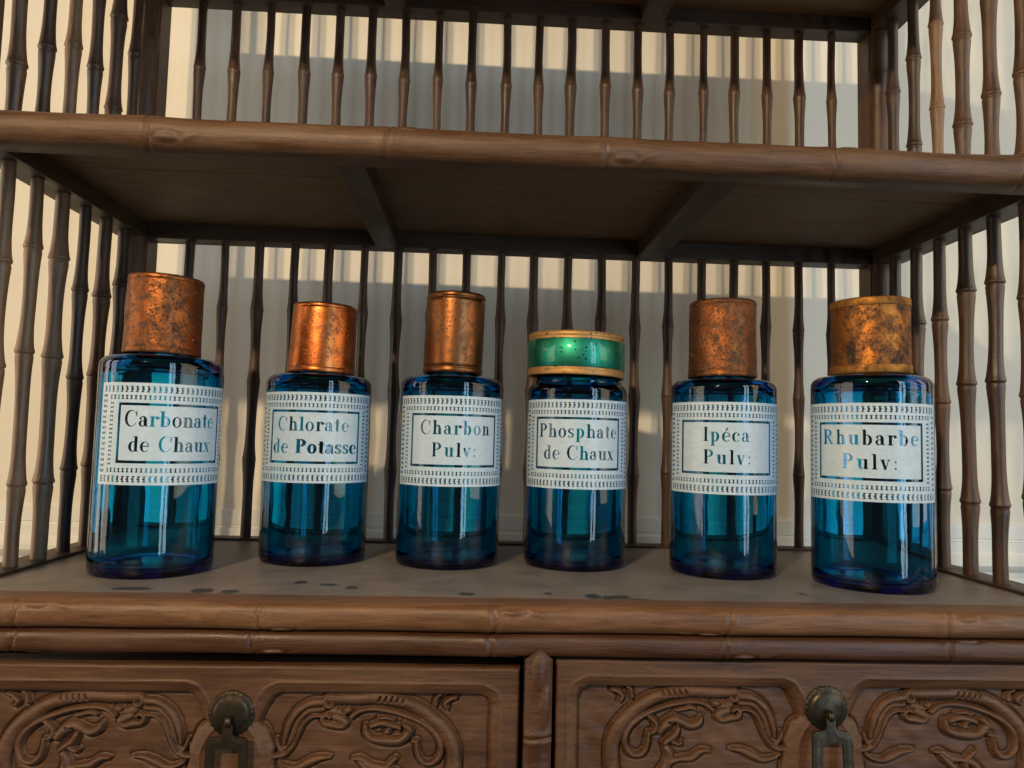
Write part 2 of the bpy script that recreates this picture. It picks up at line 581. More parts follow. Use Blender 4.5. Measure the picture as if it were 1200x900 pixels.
def tier(z_bot, z_top, kind, seed):
    """one storey: ledge strips, posts and balusters between two shelves"""
    rg = random.Random(seed)
    led = z_bot + .07
    part(MB().box(XL - PW, XL, -6.9, -.47, z_bot - .25, led, b=.015), 'side_ledge', M['frame_y'])
    part(MB().box(XR, XR + PW, -6.9, -.47, z_bot - .25, led, b=.015), 'side_ledge', M['frame_y'])
    part(MB().box(XL, XR, -.25, .30, z_bot + .001, led, b=.015), 'back_ledge', M['frame'])
    # corner posts with a rounded bamboo front
    h = z_top + .5 - z_bot
    for x0 in (XL - PW, XR):
        for y0 in (-.48, -7.55):
            PW_ = PW if y0 > -1 else .42
            x0 = x0 if y0 > -1 else (XL - .46 if x0 < 5 else XR + .04)
            p = MB().box(x0, x0 + PW_, y0 + .22, y0 + (.95 if y0 > -1 else .5), z_bot - .2, z_top + .45, b=.05)
            th = np.radians(np.linspace(-90, 90, 15))
            zs = np.linspace(z_bot - .2, z_top + .45, 60)
            Zg, Tg = np.meshgrid(zs, th, indexing='ij')
            dz = np.zeros_like(Zg)
            for nz in (z_bot + h * .3, z_bot + h * .72):
                dz += .05 * np.exp(-((Zg - nz) / .18) ** 2) - .05 * np.exp(-((Zg - nz) / .05) ** 2)
            p.grid(np.stack([x0 + PW_ / 2 + (PW_ / 2 - .03 + dz) * np.sin(Tg), y0 + .225 - (.24 + dz) * np.cos(Tg), Zg], -1), smooth=True, flip=True)
            part(p, 'post', M['post'])
    # balusters
    H = z_top - led + .06

    def stick(nodes, waist, node, sd, ring=1.0, mat=M['baluster']):
        r2 = random.Random(sd)
        zs = [0.0]
        while zs[-1] < H:
            near = min(abs(zs[-1] - n) for n in nodes)
            zs.append(zs[-1] + (.022 if near < .10 else .07 if near < .6 else .16))
        zs[-1] = H
        ph = [r2.uniform(0, 6) for _ in range(4)]
        amp = r2.uniform(.004, .016)

        def wob(z):
            e = math.sin(math.pi * z / H)
            return amp * e * math.sin(z * 1.3 + ph[0]) + .005 * math.sin(z * 3.1 + ph[1]), amp * e * math.sin(z * 1.1 + ph[2])
        pr = []
        for z in zs:
            r = waist
            for n in nodes:
                d = z - n
                up = .36 if d > 0 else .50
                r += (node - waist) * math.exp(-(abs(d) / up) ** 1.5)
                r += ring * (.016 * math.exp(-((d - .02) / .06) ** 2) - .020 * math.exp(-((d + .045) / .03) ** 2))
            if z < 1.4:
                r += .012 * (1 - z / 1.4)
            pr.append((r, z))
        return MB().lathe(pr, 18, wob=wob).mesh('baluster', mat)

    if kind == 'low':
        sets = [[6.32, 4.28, 2.0], [6.42, 4.36, 2.1], [6.26, 4.2, 1.9], [6.5, 4.42, 2.2]]
        side_sets = [[6.4, 4.35, 2.05], [6.9, 4.6, 1.75], [5.7, 3.6, 1.5], [6.35, 4.2, 2.0]]
    else:
        sets = [[4.58, 2.5], [4.62, 2.3], [4.52, 2.6], [4.66, 2.4]]
        side_sets = [[4.9, 2.4, .55], [4.4, 2.1], [5.3, 3.0, .7], [3.9, 1.5]]
    back = [stick(s, .120, .165, seed * 10 + i, .35) for i, s in enumerate(sets)]
    side = [stick(s, .140, .192, seed * 10 + 5 + i) for i, s in enumerate(side_sets)]
    for i in range(20):
        o = link('baluster', rg.choice(back), cabinet, (i + rg.uniform(-.03, .03) - ORG[0], 0.03 - ORG[1], led - .03 - ORG[2]), rg.uniform(0, 6.28))
        o.scale = (rg.uniform(.93, 1.12),) * 2 + (1.0,)
    for x in (XL - .31, XR + .32):
        for k in range(6):
            o = link('baluster', side[(k * 3 + rg.randrange(2)) % 4], cabinet, (x - ORG[0], -1.0 - 1.03 * k - ORG[1], led - .03 - ORG[2]), rg.uniform(0, 6.28))
            o.scale = (rg.uniform(.92, 1.12),) * 2 + (1.0,)
            if (kind, x < 5, k) in PALE:
                o.material_slots[0].link = 'OBJECT'
                o.material_slots[0].material = M['pale_baluster']


tier(0.0, 8.47, 'low', 3)


def shelf(z_under, z_railbot, nodes, buds, seed, drop=.66):
    """upper shelf: panel, rails, battens, bamboo front"""
    zt = z_under + .07
    for y0, y1 in ((YF + .2, -4.72), (-4.685, -.0)):
        part(MB().box(XL - .02, XR + .02, y0, y1, z_under, zt, b=.012), 'panel_board', M['panel'])
    part(MB().box(XL + .001, XR - .001, -.33, .33, z_railbot, z_under - .001, b=.02), 'back_rail', M['frame'])
    part(MB().box(XL - PW + .02, XL + .012, -7.3, -.44, z_railbot + .001, z_under - .002, b=.02), 'side_rail', M['frame_y'])
    part(MB().box(XR - .012, XR + PW - .02, -7.3, -.44, z_railbot + .001, z_under - .002, b=.02), 'side_rail', M['frame_y'])
    for x0, x1 in ((5.38, 6.0), (13.0, 13.72)):
        part(MB().box(x0, x1, -7.28, -.335, z_railbot - .02, z_under - .003, b=.02), 'batten', M['frame_y'])
    part(rounded_rail(-1.95, 20.95, -7.60, z_under - drop, z_under + .0, .36, nodes, buds, seed=seed), 'front_rail', M['upper_rail'])


shelf(8.93, 8.47, [2.13, 6.56, 10.73, 15.19, 19.0], [(-25, 1), (55, 1), (-30, 1), (60, 1), (-60, 1)], 5)
tier(9.0, 15.66, 'up', 4)
shelf(16.12, 15.66, [2.4, 6.9, 11.0, 15.5, 19.3], [(-25, 1), (55, 1), (-30, 1), (60, 1), (-60, 1)], 6, .95)
tier(16.19, 22.8, 'up', 7)
shelf(23.26, 22.8, [2.4, 6.9, 11.0, 15.5, 19.3], [(-25, 1), (55, 1), (-30, 1), (60, 1), (-60, 1)], 8)

# ------------------------------------------------------------------ lower case and drawers
part(MB().box(-2.0, -1.12, -7.5, .5, -5.0, -.93, b=.03), 'case_side', M['post'])
part(MB().box(20.2, 21.0, -7.5, .5, -5.0, -.93, b=.03), 'case_side', M['post'])
part(MB().box(-1.1, 20.18, .2, .5, -5.0, -.44, b=0), 'case_back', M['dark_inside'])
part(MB().box(-1.1, 20.18, -7.5, .18, -5.0, -4.6, b=.02), 'case_bottom', M['moulding'])
part(MB().box(9.5, 9.82, -7.3, .18, -4.58, -.44, b=0), 'case_divider', M['dark_inside'])

# divider post with a peaked carved top
dv = MB()
xs = np.linspace(9.40, 9.90, 15)
zs = np.linspace(-4.6, 0, 150)
Xg, Zg = np.meshgrid(xs, zs, indexing='ij')
s = (Xg - 9.65) / .25
topz = -.72 - .22 * np.abs(s)
Zg = -4.6 + (topz + 4.6) * (Zg + 4.6) / 4.6
dd = .20 * np.sqrt(np.clip(1 - s ** 2 * .8, 0, 1))
for nz in (-2.32, -3.9):
    dd = dd + .05 * np.exp(-((Zg - nz) / .13) ** 2) - .06 * np.exp(-((Zg - nz - .02 * s) / .035) ** 2)
    e = ((s - .45) / .42) ** 2 + ((Zg - nz - .38 - .35 * s) / .34) ** 2
    dd = dd + .06 * np.clip(1 - e, 0, 1) ** .6
e = (s / .55) ** 2 + ((Zg + 1.15) / .32) ** 2
dd = dd + .05 * np.clip(1 - e, 0, 1) ** .6
dv.grid(np.stack([Xg, -7.80 - dd, Zg], -1), smooth=True)
# closed back
ring = [(9.40, -4.6), (9.90, -4.6), (9.90, -.94), (9.65, -.72), (9.40, -.94)]
vs = [(x, -7.80, z) for x, z in ring] + [(x, -7.45, z) for x, z in ring]
dv.add(vs, [(5, 6, 7, 8, 9)] + [(i, i + 5, (i + 1) % 5 + 5, (i + 1) % 5) for i in range(5)])
part(dv, 'divider_post', M['moulding'])


def catmull(pts, n=8):
    p = np.array(pts, float)
    if len(p) < 3:
        t = np.linspace(0, 1, n)[:, None]
        return p[0] * (1 - t) + p[-1] * t
    q = np.vstack([2 * p[0] - p[1], p, 2 * p[-1] - p[-2]])
    out = []
    for i in range(1, len(q) - 2):
        t = np.linspace(0, 1, n, endpoint=False)[:, None]
        a, b, c, d = q[i - 1], q[i], q[i + 1], q[i + 2]
        out.append(.5 * (2 * b + (c - a) * t + (2 * a - 5 * b + 4 * c - d) * t ** 2 + (-a + 3 * b - 3 * c + d) * t ** 3))
    out.append(p[-1:])
    return np.vstack(out)


KS = 246.8   # carving was sketched in a grid of 246.8 steps per unit, 1025 = drawer centre line, 62 = drawer top

CARVE = [   # (height, [(across, down, half width) ...])
    (.155, [(600, 213, 27), (500, 213, 30), (400, 210, 30), (300, 222, 30), (215, 250, 30), (140, 300, 33), (80, 360, 35), (45, 430, 36), (38, 520, 36), (60, 620, 34), (140, 700, 30)]),
    (.135, [(505, 295, 11), (470, 268, 12), (420, 258, 12), (360, 262, 13), (290, 277, 13), (220, 302, 13), (160, 335, 14), (118, 375, 15), (98, 420, 15), (102, 462, 15), (130, 492, 15), (165, 497, 15), (192, 475, 14), (205, 435, 12), (208, 398, 10)]),
    (.15, [(560, 203, 12), (605, 203, 15), (624, 222, 14), (614, 248, 12), (592, 246, 11), (590, 228, 7)]),
    (.12, [(520, 265, 20), (560, 275, 26), (585, 270, 22)]),
    (.14, [(575, 295, 20), (535, 315, 22), (545, 338, 12), (590, 330, 18), (622, 325, 13), (634, 304, 12), (616, 287, 10), (600, 298, 8)]),
    (.125, [(622, 232, 18), (680, 238, 21), (735, 272, 23), (770, 322, 23), (788, 372, 19), (796, 412, 13)]),
    (.09, [(635, 262, 16), (700, 272, 20), (748, 325, 20), (775, 395, 18), (800, 440, 14)]),
    (.125, [(632, 292, 9), (675, 291, 12), (715, 318, 13), (740, 363, 14), (765, 420, 14), (800, 460, 15), (842, 470, 12)]),
    (.13, [(908, 326, 8), (882, 346, 12), (864, 392, 14), (850, 430, 16), (862, 455, 20), (848, 500, 14), (838, 560, 14), (846, 640, 14)]),
    (.11, [(832, 395, 10), (822, 425, 12), (810, 445, 10)]),
    (.12, [(588, 468, 4), (640, 475, 15), (690, 496, 20), (740, 516, 14), (790, 508, 10), (820, 490, 8)]),
    (.12, [(492, 476, 7), (455, 480, 15), (410, 508, 18), (350, 515, 13), (300, 535, 18), (260, 580, 20)]),
    (.13, [(38, 205, 12), (60, 212, 13), (85, 235, 13), (72, 256, 8)]),
    (.13, [(128, 238, 12), (122, 205, 9), (105, 192, 7)]),
]
DRAGON_A = [
    (.13, [(203, 322, 8), (225, 338, 12), (242, 358, 13), (240, 385, 14), (222, 398, 9)]),
    (.15, [(262, 392, 16), (285, 362, 22), (325, 340, 24), (365, 352, 20), (400, 366, 20), (440, 352, 17), (453, 328, 8)]),
    (.13, [(330, 296, 6), (370, 288, 10), (400, 282, 11), (425, 290, 7)]),
    (.14, [(345, 378, 14), (330, 408, 17), (300, 430, 16), (280, 445, 12)]),
    (.13, [(318, 438, 12), (345, 448, 12), (360, 440, 8)]),
    (.12, [(292, 465, 18), (305, 505, 24), (290, 560, 24)]),
]
DRAGON_B = [
    (.15, [(440, 335, 12), (432, 372, 18), (395, 392, 18), (340, 398, 24), (280, 395, 22), (240, 355, 20), (262, 328, 14)]),
    (.13, [(415, 335, 12), (370, 322, 16), (325, 330, 16), (290, 342, 16)]),
    (.14, [(330, 352, 16), (345, 360, 15)]),
    (.13, [(385, 300, 6), (350, 296, 9), (310, 305, 6)]),
    (.13, [(212, 402, 8), (226, 398, 10)]),
    (.12, [(465, 488, 8), (440, 510, 15), (400, 545, 15)]),
    (.12, [(300, 475, 12), (340, 520, 16), (330, 570, 18)]),
]
GROOVES = [  # (depth, half width, points)
    (.05, 4, [(640, 252), (700, 258), (750, 305), (778, 370), (790, 420)]),
    (.05, 4, [(645, 282), (695, 290), (732, 335), (757, 400), (790, 445)]),
    (.04, 4, [(590, 190), (500, 186), (420, 184)]),
    (.05, 5, [(300, 348), (318, 358), (330, 352)]),
    (.05, 4, [(530, 250), (545, 262), (535, 275)]),
    (.05, 4, [(548, 248), (562, 258)]),
] + [(.05, 5, [(268 + 27 * k, 204), (276 + 27 * k, 224)]) for k in range(5)]


def seg_dist(X, Y, a, b):
    dx, dy = b[0] - a[0], b[1] - a[1]
    L = dx * dx + dy * dy + 1e-12
    t = np.clip(((X - a[0]) * dx + (Y - a[1]) * dy) / L, 0, 1)
    return np.hypot(X - a[0] - t * dx, Y - a[1] - t * dy), t


def relief(xc, zt, hw, hh, step=.0145):
    """carved drawer front as a height field (towards the viewer), modelled in units"""
    xs = np.arange(-hw, hw + step * .5, step)
    vs = np.arange(0, hh + step * .5, step)
    Xg, Vg = np.meshgrid(xs, vs, indexing='ij')
    CX = 1025 - np.abs(Xg) * KS
    CY = 62 + Vg * KS
    # recessed field outline on one half
    le = 1025 - 4.67 * KS
    pan = [(le, 760), (le, 235), (le + 14, 203), (le + 52, 184), (820, 183), (850, 196), (875, 235), (895, 275), (912, 312), (885, 345), (865, 388), (852, 425), (845, 445), (850, 500), (840, 560), (845, 760)]
    D = np.full(Xg.shape, 1e9)
    inside = np.zeros(Xg.shape, bool)
    for i in range(len(pan)):
        a, b = pan[i], pan[(i + 1) % len(pan)]
        d, _ = seg_dist(CX, CY, a, b)
        D = np.minimum(D, d)
        cond = ((a[1] > CY) != (b[1] > CY))
        xi = (b[0] - a[0]) * (CY - a[1]) / ((b[1] - a[1]) if b[1] != a[1] else 1e-9) + a[0]
        inside ^= cond & (CX < xi)
    sd = np.where(inside, D, -D) / KS
    # flat frame, a rounded fillet towards the field, then the cut edge
    h = np.zeros(Xg.shape)
    fil = np.clip((sd + .19) / .19, 0, 1)
    h -= .07 * fil ** 1.5
    h += .015 * np.exp(-((sd + .19) / .03) ** 2)
    h -= .125 * np.clip(sd / .03, 0, 1)
    h -= .020 * np.exp(-((sd - .03) / .03) ** 2)
    base = h.copy()
    field = np.clip(sd / .03, 0, 1)
    top = np.full(Xg.shape, -1.0)
    moat = np.zeros(Xg.shape)
    for half, extra in ((Xg < 0, DRAGON_A), (Xg >= 0, DRAGON_B)):
        idx = np.where(half.any(1))[0]
        s0, s1 = idx[0], idx[-1] + 1
        cx, cy = CX[s0:s1], CY[s0:s1]
        tt = top[s0:s1]
        for H, pts in CARVE + extra:
            c = catmull(pts, 7)
            x0, x1 = c[:, 0].min() - 45, c[:, 0].max() + 45
            y0, y1 = c[:, 1].min() - 45, c[:, 1].max() + 45
            box = (cx[:, 0] > x0) & (cx[:, 0] < x1)
            boy = (cy[0] > y0) & (cy[0] < y1)
            if not box.any() or not boy.any():
                continue
            ii, jj = np.where(box)[0], np.where(boy)[0]
            sl = np.ix_(range(ii[0], ii[-1] + 1), range(jj[0], jj[-1] + 1))
            X, Y = cx[sl], cy[sl]
            best = tt[sl].copy()
            ed = np.full(X.shape, 1e9)
            for a, b in zip(c[:-1], c[1:]):
                d, t = seg_dist(X, Y, a, b)
                w = a[2] + (b[2] - a[2]) * t
                q = np.clip(1 - (d / w) ** 2, 0, None)
                best = np.maximum(best, np.where(d < w, -.20 + H * .88 * q ** .6, -1))
                ed = np.minimum(ed, np.abs(d - w))
            tt[sl] = best
            mo = moat[s0:s1]
            mo[sl] = np.maximum(mo[sl], np.where(best > -.224, 0, np.exp(-(ed / 9) ** 2)))
        for G, w, pts in GROOVES:
            c = catmull(pts, 6)
            g = np.full(cx.shape, 1e9)
            for a, b in zip(c[:-1], c[1:]):
                d, _ = seg_dist(cx, cy, a, b)
                g = np.minimum(g, d)
            tt -= np.where(tt > -.5, 1.7 * G * np.exp(-(g / w) ** 2), 0)
    h -= .055 * moat * field
    h = np.maximum(h, np.where(field > .02, top, -1))
    # chisel unevenness
    for k in range(10):
        h += .0022 * np.sin(Xg * rng.uniform(2, 17) + Vg * rng.uniform(-17, 17) + rng.uniform(0, 6)) * field
    # rounded outer edges
    ed = np.minimum(np.minimum(hw - np.abs(Xg), Vg), hh - Vg)
    h -= .05 * (1 - np.clip(ed / .05, 0, 1)) ** 2
    return np.stack([xc + Xg, -h, zt - Vg], -1)


def make_drawer(xc, zt, hw, yf, pull_tilt, label):
    hh = 3.3
    P = relief(xc, zt, hw, hh)
    P[..., 1] += yf
    m = MB()
    m.grid(P, smooth=True, flip=True)
    # thickness of the face, then the box of the drawer behind it
    for A in (P[0], P[-1], P[:, 0], P[:, -1]):
        B = A.copy()
        B[:, 1] = yf + .43
        m.grid(np.stack([A, B], 0), smooth=False)
    m.box(xc - hw + .0, xc + hw - .0, yf + .42, yf + .6, zt - hh, zt, b=0)
    m.box(xc - hw + .12, xc + hw - .12, yf + .6, -1.0, zt - hh + .1, zt - .35, b=0)
    d = part(m, 'drawer', M['drawer'])
    d['label'] = label
    # brass back plate with a milled rim and a raised disc
    zc = zt - .835
    bp = MB()
    n = 96
    prof = [(.0, .105), (.06, .102), (.18, .092), (.26, .078), (.29, .068), (.30, .052), (.315, .048), (.37, .040), (.395, .024), (.395, -.04)]
    vs, fs = [], []
    for k, (r, y) in enumerate(prof):
        for i in range(n):
            a = 2 * math.pi * i / n
            rr = r + (.012 if (k >= 7 and i % 4 < 2) else 0)
            vs.append((xc + rr * math.cos(a), yf - y, zc + rr * math.sin(a)))
    for k in range(len(prof) - 1):
        for i in range(n):
            j = (i + 1) % n
            fs.append((k * n + i, k * n + j, (k + 1) * n + j, (k + 1) * n + i))
    bp.add(vs, fs, True)
    bp.build('backplate', M['brass'], d)
    # split pin: a small bent loop
    lp = MB()
    c = []
    for k in range(15):
        a = math.pi * (-.35 + 1.7 * k / 14)
        c.append((xc + .005, yf - .15 - .085 * math.sin(a), zc - .10 + .085 * math.cos(a)))
    tube(lp, c, .028, 8, flat=1.9)
    lp.build('pin', M['brass'], d)
    # hanging pull: flat pierced plate with a neck
    pl = MB()
    N = 64
    outer, inner = [], []
    pts_o = [(0, .30), (.07, .29), (.09, .22), (.085, .15), (.11, .10), (.19, .075), (.30, .06), (.352, .02), (.36, -.1), (.365, -.45), (.375, -.75), (.36, -.95), (.25, -1.02), (.12, -1.06), (0, -1.08)]
    pts_i = [(0, -.14), (.04, -.135), (.08, -.13), (.12, -.13), (.16, -.13), (.19, -.135), (.205, -.15), (.21, -.2), (.215, -.35), (.22, -.5), (.22, -.7), (.215, -.82), (.16, -.86), (.08, -.88), (0, -.885)]
    co, ci = catmull(pts_o, 4), catmull(pts_i, 4)
    co = np.vstack([co, (co[1:-1] * [-1, 1])[::-1]])
    ci = np.vstack([ci, (ci[1:-1] * [-1, 1])[::-1]])
    n = len(co)
    z0 = zc - .42
    mid = (co + ci) / 2

    def ringv(c, y):
        return [(xc + px, yf - .15 - y + pull_tilt * (pz - .3), z0 + pz) for px, pz in c]
    rows = [ringv(co, 0), ringv(co, .035), ringv(co * .985 + mid * .015, .05), ringv(mid, .058), ringv(ci * .97 + mid * .03, .05), ringv(ci, .035), ringv(ci, 0)]
    vs = [p for r in rows for p in r]
    fs = []
    for k in range(len(rows)):
        k2 = (k + 1) % len(rows)
        for i in range(n):
            j = (i + 1) % n
            fs.append((k * n + i, k2 * n + i, k2 * n + j, k * n + j))
    pl.add(vs, fs, False)
    pl.build('pull', M['brass'], d)
    return d


def tube(mb, pts, r, n=8, flat=1.0):
    P = [Vector(p) for p in pts]
    vs, fs = [], []
    for k, p in enumerate(P):
        t = (P[min(k + 1, len(P) - 1)] - P[max(k - 1, 0)]).normalized()
        side = Vector((1, 0, 0))
        nrm = t.cross(side).normalized()
        for i in range(n):
            a = 2 * math.pi * i / n
            vs.append(p + side * (r * flat * math.cos(a)) + nrm * (r * math.sin(a)))
    for k in range(len(P) - 1):
        for i in range(n):
            j = (i + 1) % n
            fs.append((k * n + i, k * n + j, (k + 1) * n + j, (k + 1) * n + i))
    fs.append(tuple(range(n))[::-1])
    fs.append(tuple((len(P) - 1) * n + i for i in range(n)))
    mb.add(vs, fs, True)


make_drawer(4.15, -1.155, 5.18, -7.72, .05, 'carved drawer with a dark gap above it')
make_drawer(15.06, -0.985, 5.08, -7.72, .08, 'carved drawer closed up under the moulding')

# ------------------------------------------------------------------ lettering of the labels (didone style, drawn here)
STM, HR = .185, .052


def rect(X, Y, x0, y0, x1, y1):
    return (X >= x0) & (X <= x1) & (Y >= y0) & (Y <= y1)


def ell(X, Y, cx, cy, rx, ry):
    return ((X - cx) / rx) ** 2 + ((Y - cy) / ry) ** 2 <= 1


def bar(X, Y, x0, y0, x1, y1, w):
    """slanted bar, w = horizontal width"""
    t = (Y - y0) / (y1 - y0)
    xc = x0 + (x1 - x0) * t
    return (np.abs(X - xc) <= w / 2) & (t >= 0) & (t <= 1)


def stem(X, Y, x, y0, y1, foot=True, head=0, w=STM):
    m = rect(X, Y, x, y0, x + w, y1)
    if foot:
        m |= rect(X, Y, x - .08, y0, x + w + .08, y0 + HR)
    if head == 1:
        m |= rect(X, Y, x - .10, y1 - HR, x + w, y1)
    if head == 2:
        m |= rect(X, Y, x - .08, y1 - HR, x + w + .08, y1)
    return m


def glyph(ch, X, Y):
    """mask and advance; cap height 1, x height .66"""
    if ch == 'C':
        m = ell(X, Y, .43, .5, .40, .53) & ~ell(X, Y, .49, .5, .29, .475)
        m &= ~((X > .60) & (Y > .26) & (Y < .72))
        return m | rect(X, Y, .74, .62, .79, 1.0), .86
    if ch == 'P':
        return stem(X, Y, .12, 0, 1, True, 2) | (ell(X, Y, .36, .735, .36, .265) & ~ell(X, Y, .34, .735, .19, .215) & (X > .2)), .78
    if ch == 'R':
        m = stem(X, Y, .12, 0, 1, True, 2) | (ell(X, Y, .36, .755, .36, .245) & ~ell(X, Y, .34, .755, .19, .195) & (X > .2))
        return m | bar(X, Y, .70, .0, .40, .53, .17) | rect(X, Y, .62, 0, .86, HR), .90
    if ch == 'I':
        return stem(X, Y, .12, 0, 1, True, 2), .42
    if ch == 'l':
        return stem(X, Y, .1, 0, 1, True, 1), .36
    if ch == 'a':
        m = (ell(X, Y, .22, .185, .20, .20) & ~ell(X, Y, .26, .19, .10, .145))
        m |= rect(X, Y, .32, .03, .32 + STM, .48)
        m |= ell(X, Y, .275, .46, .21, .205) & ~ell(X, Y, .225, .44, .10, .165) & (Y > .44)
        return m | ell(X, Y, .13, .50, .075, .07) | rect(X, Y, .45, 0, .57, HR), .60
    if ch == 'b':
        return stem(X, Y, .1, 0, 1, False, 1) | (ell(X, Y, .36, .32, .28, .345) & ~ell(X, Y, .315, .32, .145, .295) & (X > .2)), .70
    if ch == 'd':
        return (ell(X, Y, .32, .32, .28, .345) & ~ell(X, Y, .365, .32, .145, .295) & (X < .46)) | stem(X, Y, .42, 0, 1, False, 1) | rect(X, Y, .5, 0, .68, HR), .70
    if ch == 'p':
        return stem(X, Y, .1, -.32, .66, True, 1) | (ell(X, Y, .36, .32, .28, .345) & ~ell(X, Y, .315, .32, .145, .295) & (X > .2)), .70
    if ch == 'o':
        return ell(X, Y, .32, .32, .29, .345) & ~ell(X, Y, .32, .32, .135, .30), .64
    if ch in 'ceé':
        m = ell(X, Y, .31, .32, .28, .345) & ~ell(X, Y, .35, .32, .155, .30)
        if ch == 'c':
            m &= ~((X > .38) & (Y > .16) & (Y < .50))
            m |= ell(X, Y, .47, .48, .08, .08)
        else:
            m &= ~((X > .36) & (Y > .12) & (Y < .33))
            m |= rect(X, Y, .14, .33, .57, .33 + HR)
            if ch == 'é':
                m |= bar(X, Y, .30, .74, .42, .96, .10)
        return m, .60
    if ch in 'nh':
        top = 1.0 if ch == 'h' else .66
        m = stem(X, Y, .1, 0, top, True, 1) | stem(X, Y, .45, 0, .44, True, 0)
        return m | (ell(X, Y, .42, .42, .195, .245) & ~ell(X, Y, .36, .39, .10, .195) & (Y > .38) & (X > .2)), .72
    if ch == 'u':
        m = rect(X, Y, .1, .22, .1 + STM, .66) | rect(X, Y, 0, .66 - HR, .2, .66) | stem(X, Y, .45, 0, .66, False, 1) | rect(X, Y, .5, 0, .70, HR)
        return m | (ell(X, Y, .295, .24, .195, .245) & ~ell(X, Y, .36, .26, .10, .215) & (Y < .26)), .72
    if ch == 'r':
        m = stem(X, Y, .1, 0, .66, True, 1)
        m |= ell(X, Y, .42, .48, .22, .185) & ~ell(X, Y, .44, .44, .17, .185) & (X > .22)
        return m | ell(X, Y, .47, .55, .09, .095), .56
    if ch == 't':
        m = rect(X, Y, .14, .12, .14 + STM, .86) | rect(X, Y, .02, .66 - HR, .44, .66)
        return m | (ell(X, Y, .30, .15, .16, .165) & ~ell(X, Y, .36, .19, .10, .155) & (Y < .2)), .46
    if ch == 's':
        a = ell(X, Y, .24, .48, .20, .19) & ~ell(X, Y, .27, .485, .10, .135) & ((X < .27) | (Y > .55))
        b = ell(X, Y, .25, .18, .21, .195) & ~ell(X, Y, .22, .175, .10, .14) & ((X > .22) | (Y < .10))
        return a | b | bar(X, Y, .40, .22, .09, .44, .18) | rect(X, Y, .39, .47, .43, .64) | rect(X, Y, .05, .02, .09, .19), .50
    if ch == 'v':
        m = bar(X, Y, .30, 0, .12, .66, .17) | bar(X, Y, .30, 0, .50, .66, .05)
        return m | rect(X, Y, 0, .66 - HR, .27, .66) | rect(X, Y, .40, .66 - HR, .60, .66), .62
    if ch == 'x':
        m = bar(X, Y, .47, 0, .14, .66, .18) | bar(X, Y, .10, 0, .50, .66, .05)
        for x0, x1, y in ((.0, .22, 0), (.36, .62, 0), (.0, .28, .66 - HR), (.40, .60, .66 - HR)):
            m |= rect(X, Y, x0, y, x1, y + HR)
        return m, .64
    if ch == ':':
        return ell(X, Y, .14, .08, .055, .07) | ell(X, Y, .14, .52, .055, .07), .28
    return np.zeros(X.shape, bool), .42


LW, LH = 3.21, 2.09       # label size along the glass, in units
STEP = .0105
SS = 4


